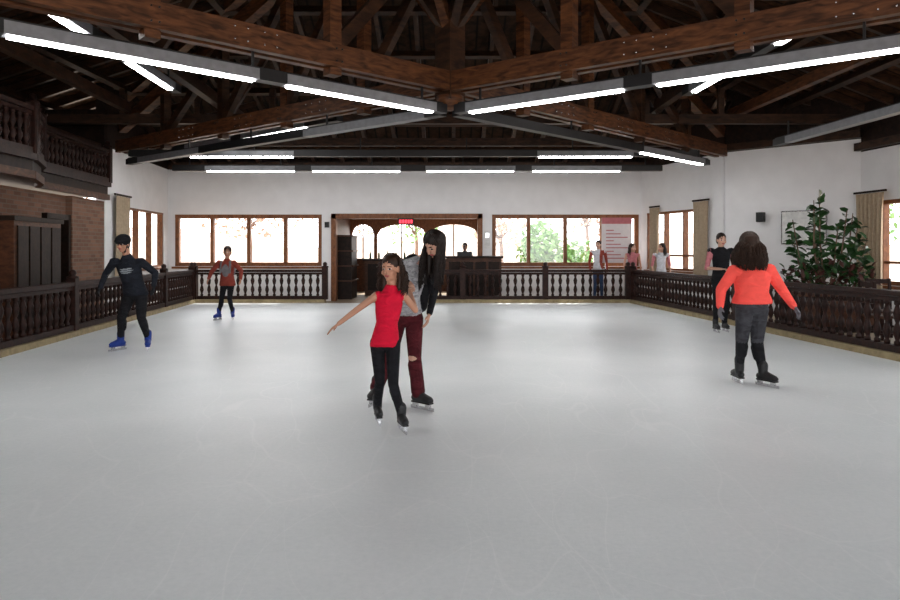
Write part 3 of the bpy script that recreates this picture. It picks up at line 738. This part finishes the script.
# --- woman in coral jacket, back view
oW=.01071
person('woman_skater',(3.29,7.5,0),oW,dict(head=(-7,.03,141),neck=(-5,0,124),sl=(-23,0,114),el=(-36,0,96),wl=(-40,-.08,79),
  sr=(13,.02,115),er=(26,.03,96),wr=(35,-.04,79),pel=(-5,0,80),kl=(-13,.06,44),al=(-13,.12,18),kr=(2,.05,43),ar=(5,-.02,14)),
  dict(skin=SKIN,hair=HAIRB,top=ORANGE,sleeve=ORANGE,fore=ORANGE,pants=GREYJ,shin=BLK,boot=BOOTK,hand=GLOVE),
  (.12,1,-.05),(.1,1,0),k=1.0,hk=1.03,vox=.007,feet=dict(l=(.0,1,0),r=(.45,-.9,0)),hem=.02,puff=.020,tw=1.12,leg=1.18,
  hands=dict(l=dict(n=(1,0,-.2),side=1,curl=.35),r=dict(n=(-1,0,-.2),side=-1,curl=.35)),
  hair=dict(n=520,L=.30,a0=70,a1=290,out=.09,wave=.008,chains=[[((0,-.06,.03),.085),((0,-.08,-.08),.085),((0,-.09,-.17),.07),((0,-.09,-.24),.04)],[((.07,-.04,0),.045),((.09,-.05,-.1),.045),((.09,-.06,-.2),.03)],[((-.07,-.04,0),.045),((-.09,-.05,-.1),.045),((-.09,-.06,-.2),.03)]]))
# --- man with helmet, left
def mx(b,p,j,q):
    c=q['pel'].lerp(q['mid'],.78); 
    for dz,hw in ((.028,.095),(0,.11),(-.028,.08)): p.append((c+Z*dz,q['X'],V((0,1,0)),q['sp'],(hw,.3,.011),LOGO))
person('man_skater',(-4.6,10.15,0),.0145,dict(head=(-6,-.12,106),neck=(-4,-.06,95),sl=(-17,-.05,88),el=(-28,.03,76),wl=(-28,-.14,62),
  sr=(10,-.05,88),er=(22,.02,77),wr=(25,-.14,64),pel=(1,.06,57),kl=(-8,-.10,33),al=(-12,0,12),kr=(11,-.08,33),ar=(14,.04,12)),
  dict(skin=SKIN2,hair=HAIR,top=NAVY,sleeve=NAVY,fore=NAVY,pants=BLK,boot=BOOTB,sole=BOOTB,hand=BLK),
  (-.1,-1,-.15),(0,-1,0),k=1.02,hk=1.0,vox=.009,feet=dict(l=(-.5,-1,0),r=(.4,-1,0)),hem=-.03,puff=.010,hemw=0,helmet=BLK,extra=mx,leg=1.12)
# --- boy
def bx(b,p,j,q):
    m=q['pel'].lerp(q['mid'],.62); p.append((m+V((0,-.1,0)),V((1,0,0)),V((0,1,0)),Z,(.075,.12,.13),GREYV))
    b.ell(m+V((0,.15,.03)),V((1,0,0)),V((0,1,0)),Z,(.14,.08,.2),GREYV)
    for s in (-1,1): b.cap(q['mid']+V((s*.09,-.06,.03)),q['mid']+V((s*.10,-.10,-.2)),.022,.022,GREYV,6)
person('boy_skater',(-4.66,14.5,0),.0207,dict(head=(3,-.04,68),neck=(2,0,61),sl=(-6,0,57),el=(-13,0,49),wl=(-15,-.1,41),
  sr=(9,0,57),er=(16,.02,49),wr=(17,-.1,41),pel=(2,.03,37),kl=(-3,-.03,21),al=(-6,0,8),kr=(5,-.03,21),ar=(6,.1,8)),
  dict(skin=SKIN2,hair=HAIR,top=RUST,sleeve=RUST,fore=RUST,pants=BLK,boot=BOOTB,sole=BOOTB),
  (.1,-1,-.1),(0,-1,0),k=.90,hk=1.0,vox=.010,feet=dict(l=(-.4,-1,0),r=(.4,-1,0)),hem=-.06,extra=bx,puff=.012)
def stand(H):
    return dict(head=(0,-.02,.925*H),neck=(0,0,.845*H),sl=(-.105*H,0,.815*H),sr=(.105*H,0,.815*H),el=(-.14*H,.02,.64*H),er=(.14*H,.02,.64*H),
      wl=(-.13*H,-.10,.50*H),wr=(.13*H,-.10,.50*H),pel=(0,0,.53*H),kl=(-.05*H,-.02,.29*H),kr=(.05*H,-.02,.29*H),al=(-.06*H,0,.065*H),ar=(.06*H,0,.065*H))
J=stand(1.76); J['wl']=(-.08,-.24,1.12); J['wr']=(.10,-.22,1.05)
person('man_skater',(4.80,12.4,0),1,{**J,'al':(-.1,0,.13),'ar':(.1,.1,.13)},dict(skin=SKIN,hair=HAIR,top=BLK,sleeve=PINKC,fore=SKIN,pants=BLK,boot=BOOTK),(.05,-1,-.1),(0,-1,0),vox=.010,hem=-.05)
lh=dict(n=90,L=.25,a0=70,a1=290,out=.02,chains=[[((0,-.07,0),.07),((0,-.08,-.15),.06),((0,-.08,-.24),.03)]])
J=stand(1.76)
person('bystander_woman',(4.18,19.75,FL),1,J,dict(skin=SKIN,hair=HAIR,top=WCLOTH,sleeve=RUST,fore=RUST,pants=BLUEJ,boot=BLK),(-.5,-.8,0),(-.3,-1,0),vox=.011,skates=False,k=.95,tw=.9,
   extra=lambda b,p,j,q: p.append((q['pel'].lerp(q['mid'],.6)+V((.1,0,0)),V((1,0,0)),V((0,1,0)),Z,(.09,.3,.3),RUST)))
J=stand(1.66)
person('bystander_woman',(5.14,19.72,FL),1,J,dict(skin=SKIN,hair=HAIRB,top=PINKC,sleeve=SKIN,fore=SKIN,pants=NAVY,boot=BLK),(.5,-.8,0),(.3,-1,0),vox=.011,skates=False,k=.92,tw=.9,hair=lh)
J=stand(1.66)
person('bystander_woman',(5.55,18.4,FL),1,J,dict(skin=SKIN,hair=HAIR,top=WCLOTH,sleeve=PINKC,fore=SKIN,pants=BLK,boot=BLK),(-.8,-.4,0),(-.3,-1,0),vox=.011,skates=False,k=.92,tw=.85,hair=lh)
J=stand(1.70)
person('bartender',(.45,21.2,FL),1,J,dict(skin=SKIN,hair=HAIR,top=GREYV,sleeve=WCLOTH,fore=SKIN,pants=BLK,boot=BLK),(-.2,-1,-.2),(0,-1,0),vox=.012,skates=False)
# ------------------------------------------------------------ light, world, camera
w=bpy.data.worlds.new('World'); S.world=w; w.use_nodes=True; nt=w.node_tree
bg=nt.nodes['Background']; bg.inputs['Color'].default_value=(.97,.98,1,1); bg.inputs['Strength'].default_value=4.6
sl=bpy.data.lights.new('sun','SUN'); sl.energy=11; sl.angle=.01; sl.color=(1,.94,.84); so=bpy.data.objects.new('sun',sl); S.collection.objects.link(so)
so.rotation_euler=V((-.30,-.80,-1)).to_track_quat('-Z','Y').to_euler(); so.location=(8,40,30)
cam=bpy.data.cameras.new('camera'); cam.lens=28; cam.sensor_width=36; cam.shift_y=-50/900; cam.clip_end=500
co=bpy.data.objects.new('camera',cam); S.collection.objects.link(co); co.location=(0,0,1.45); co.rotation_euler=(math.radians(90),0,0); S.camera=co
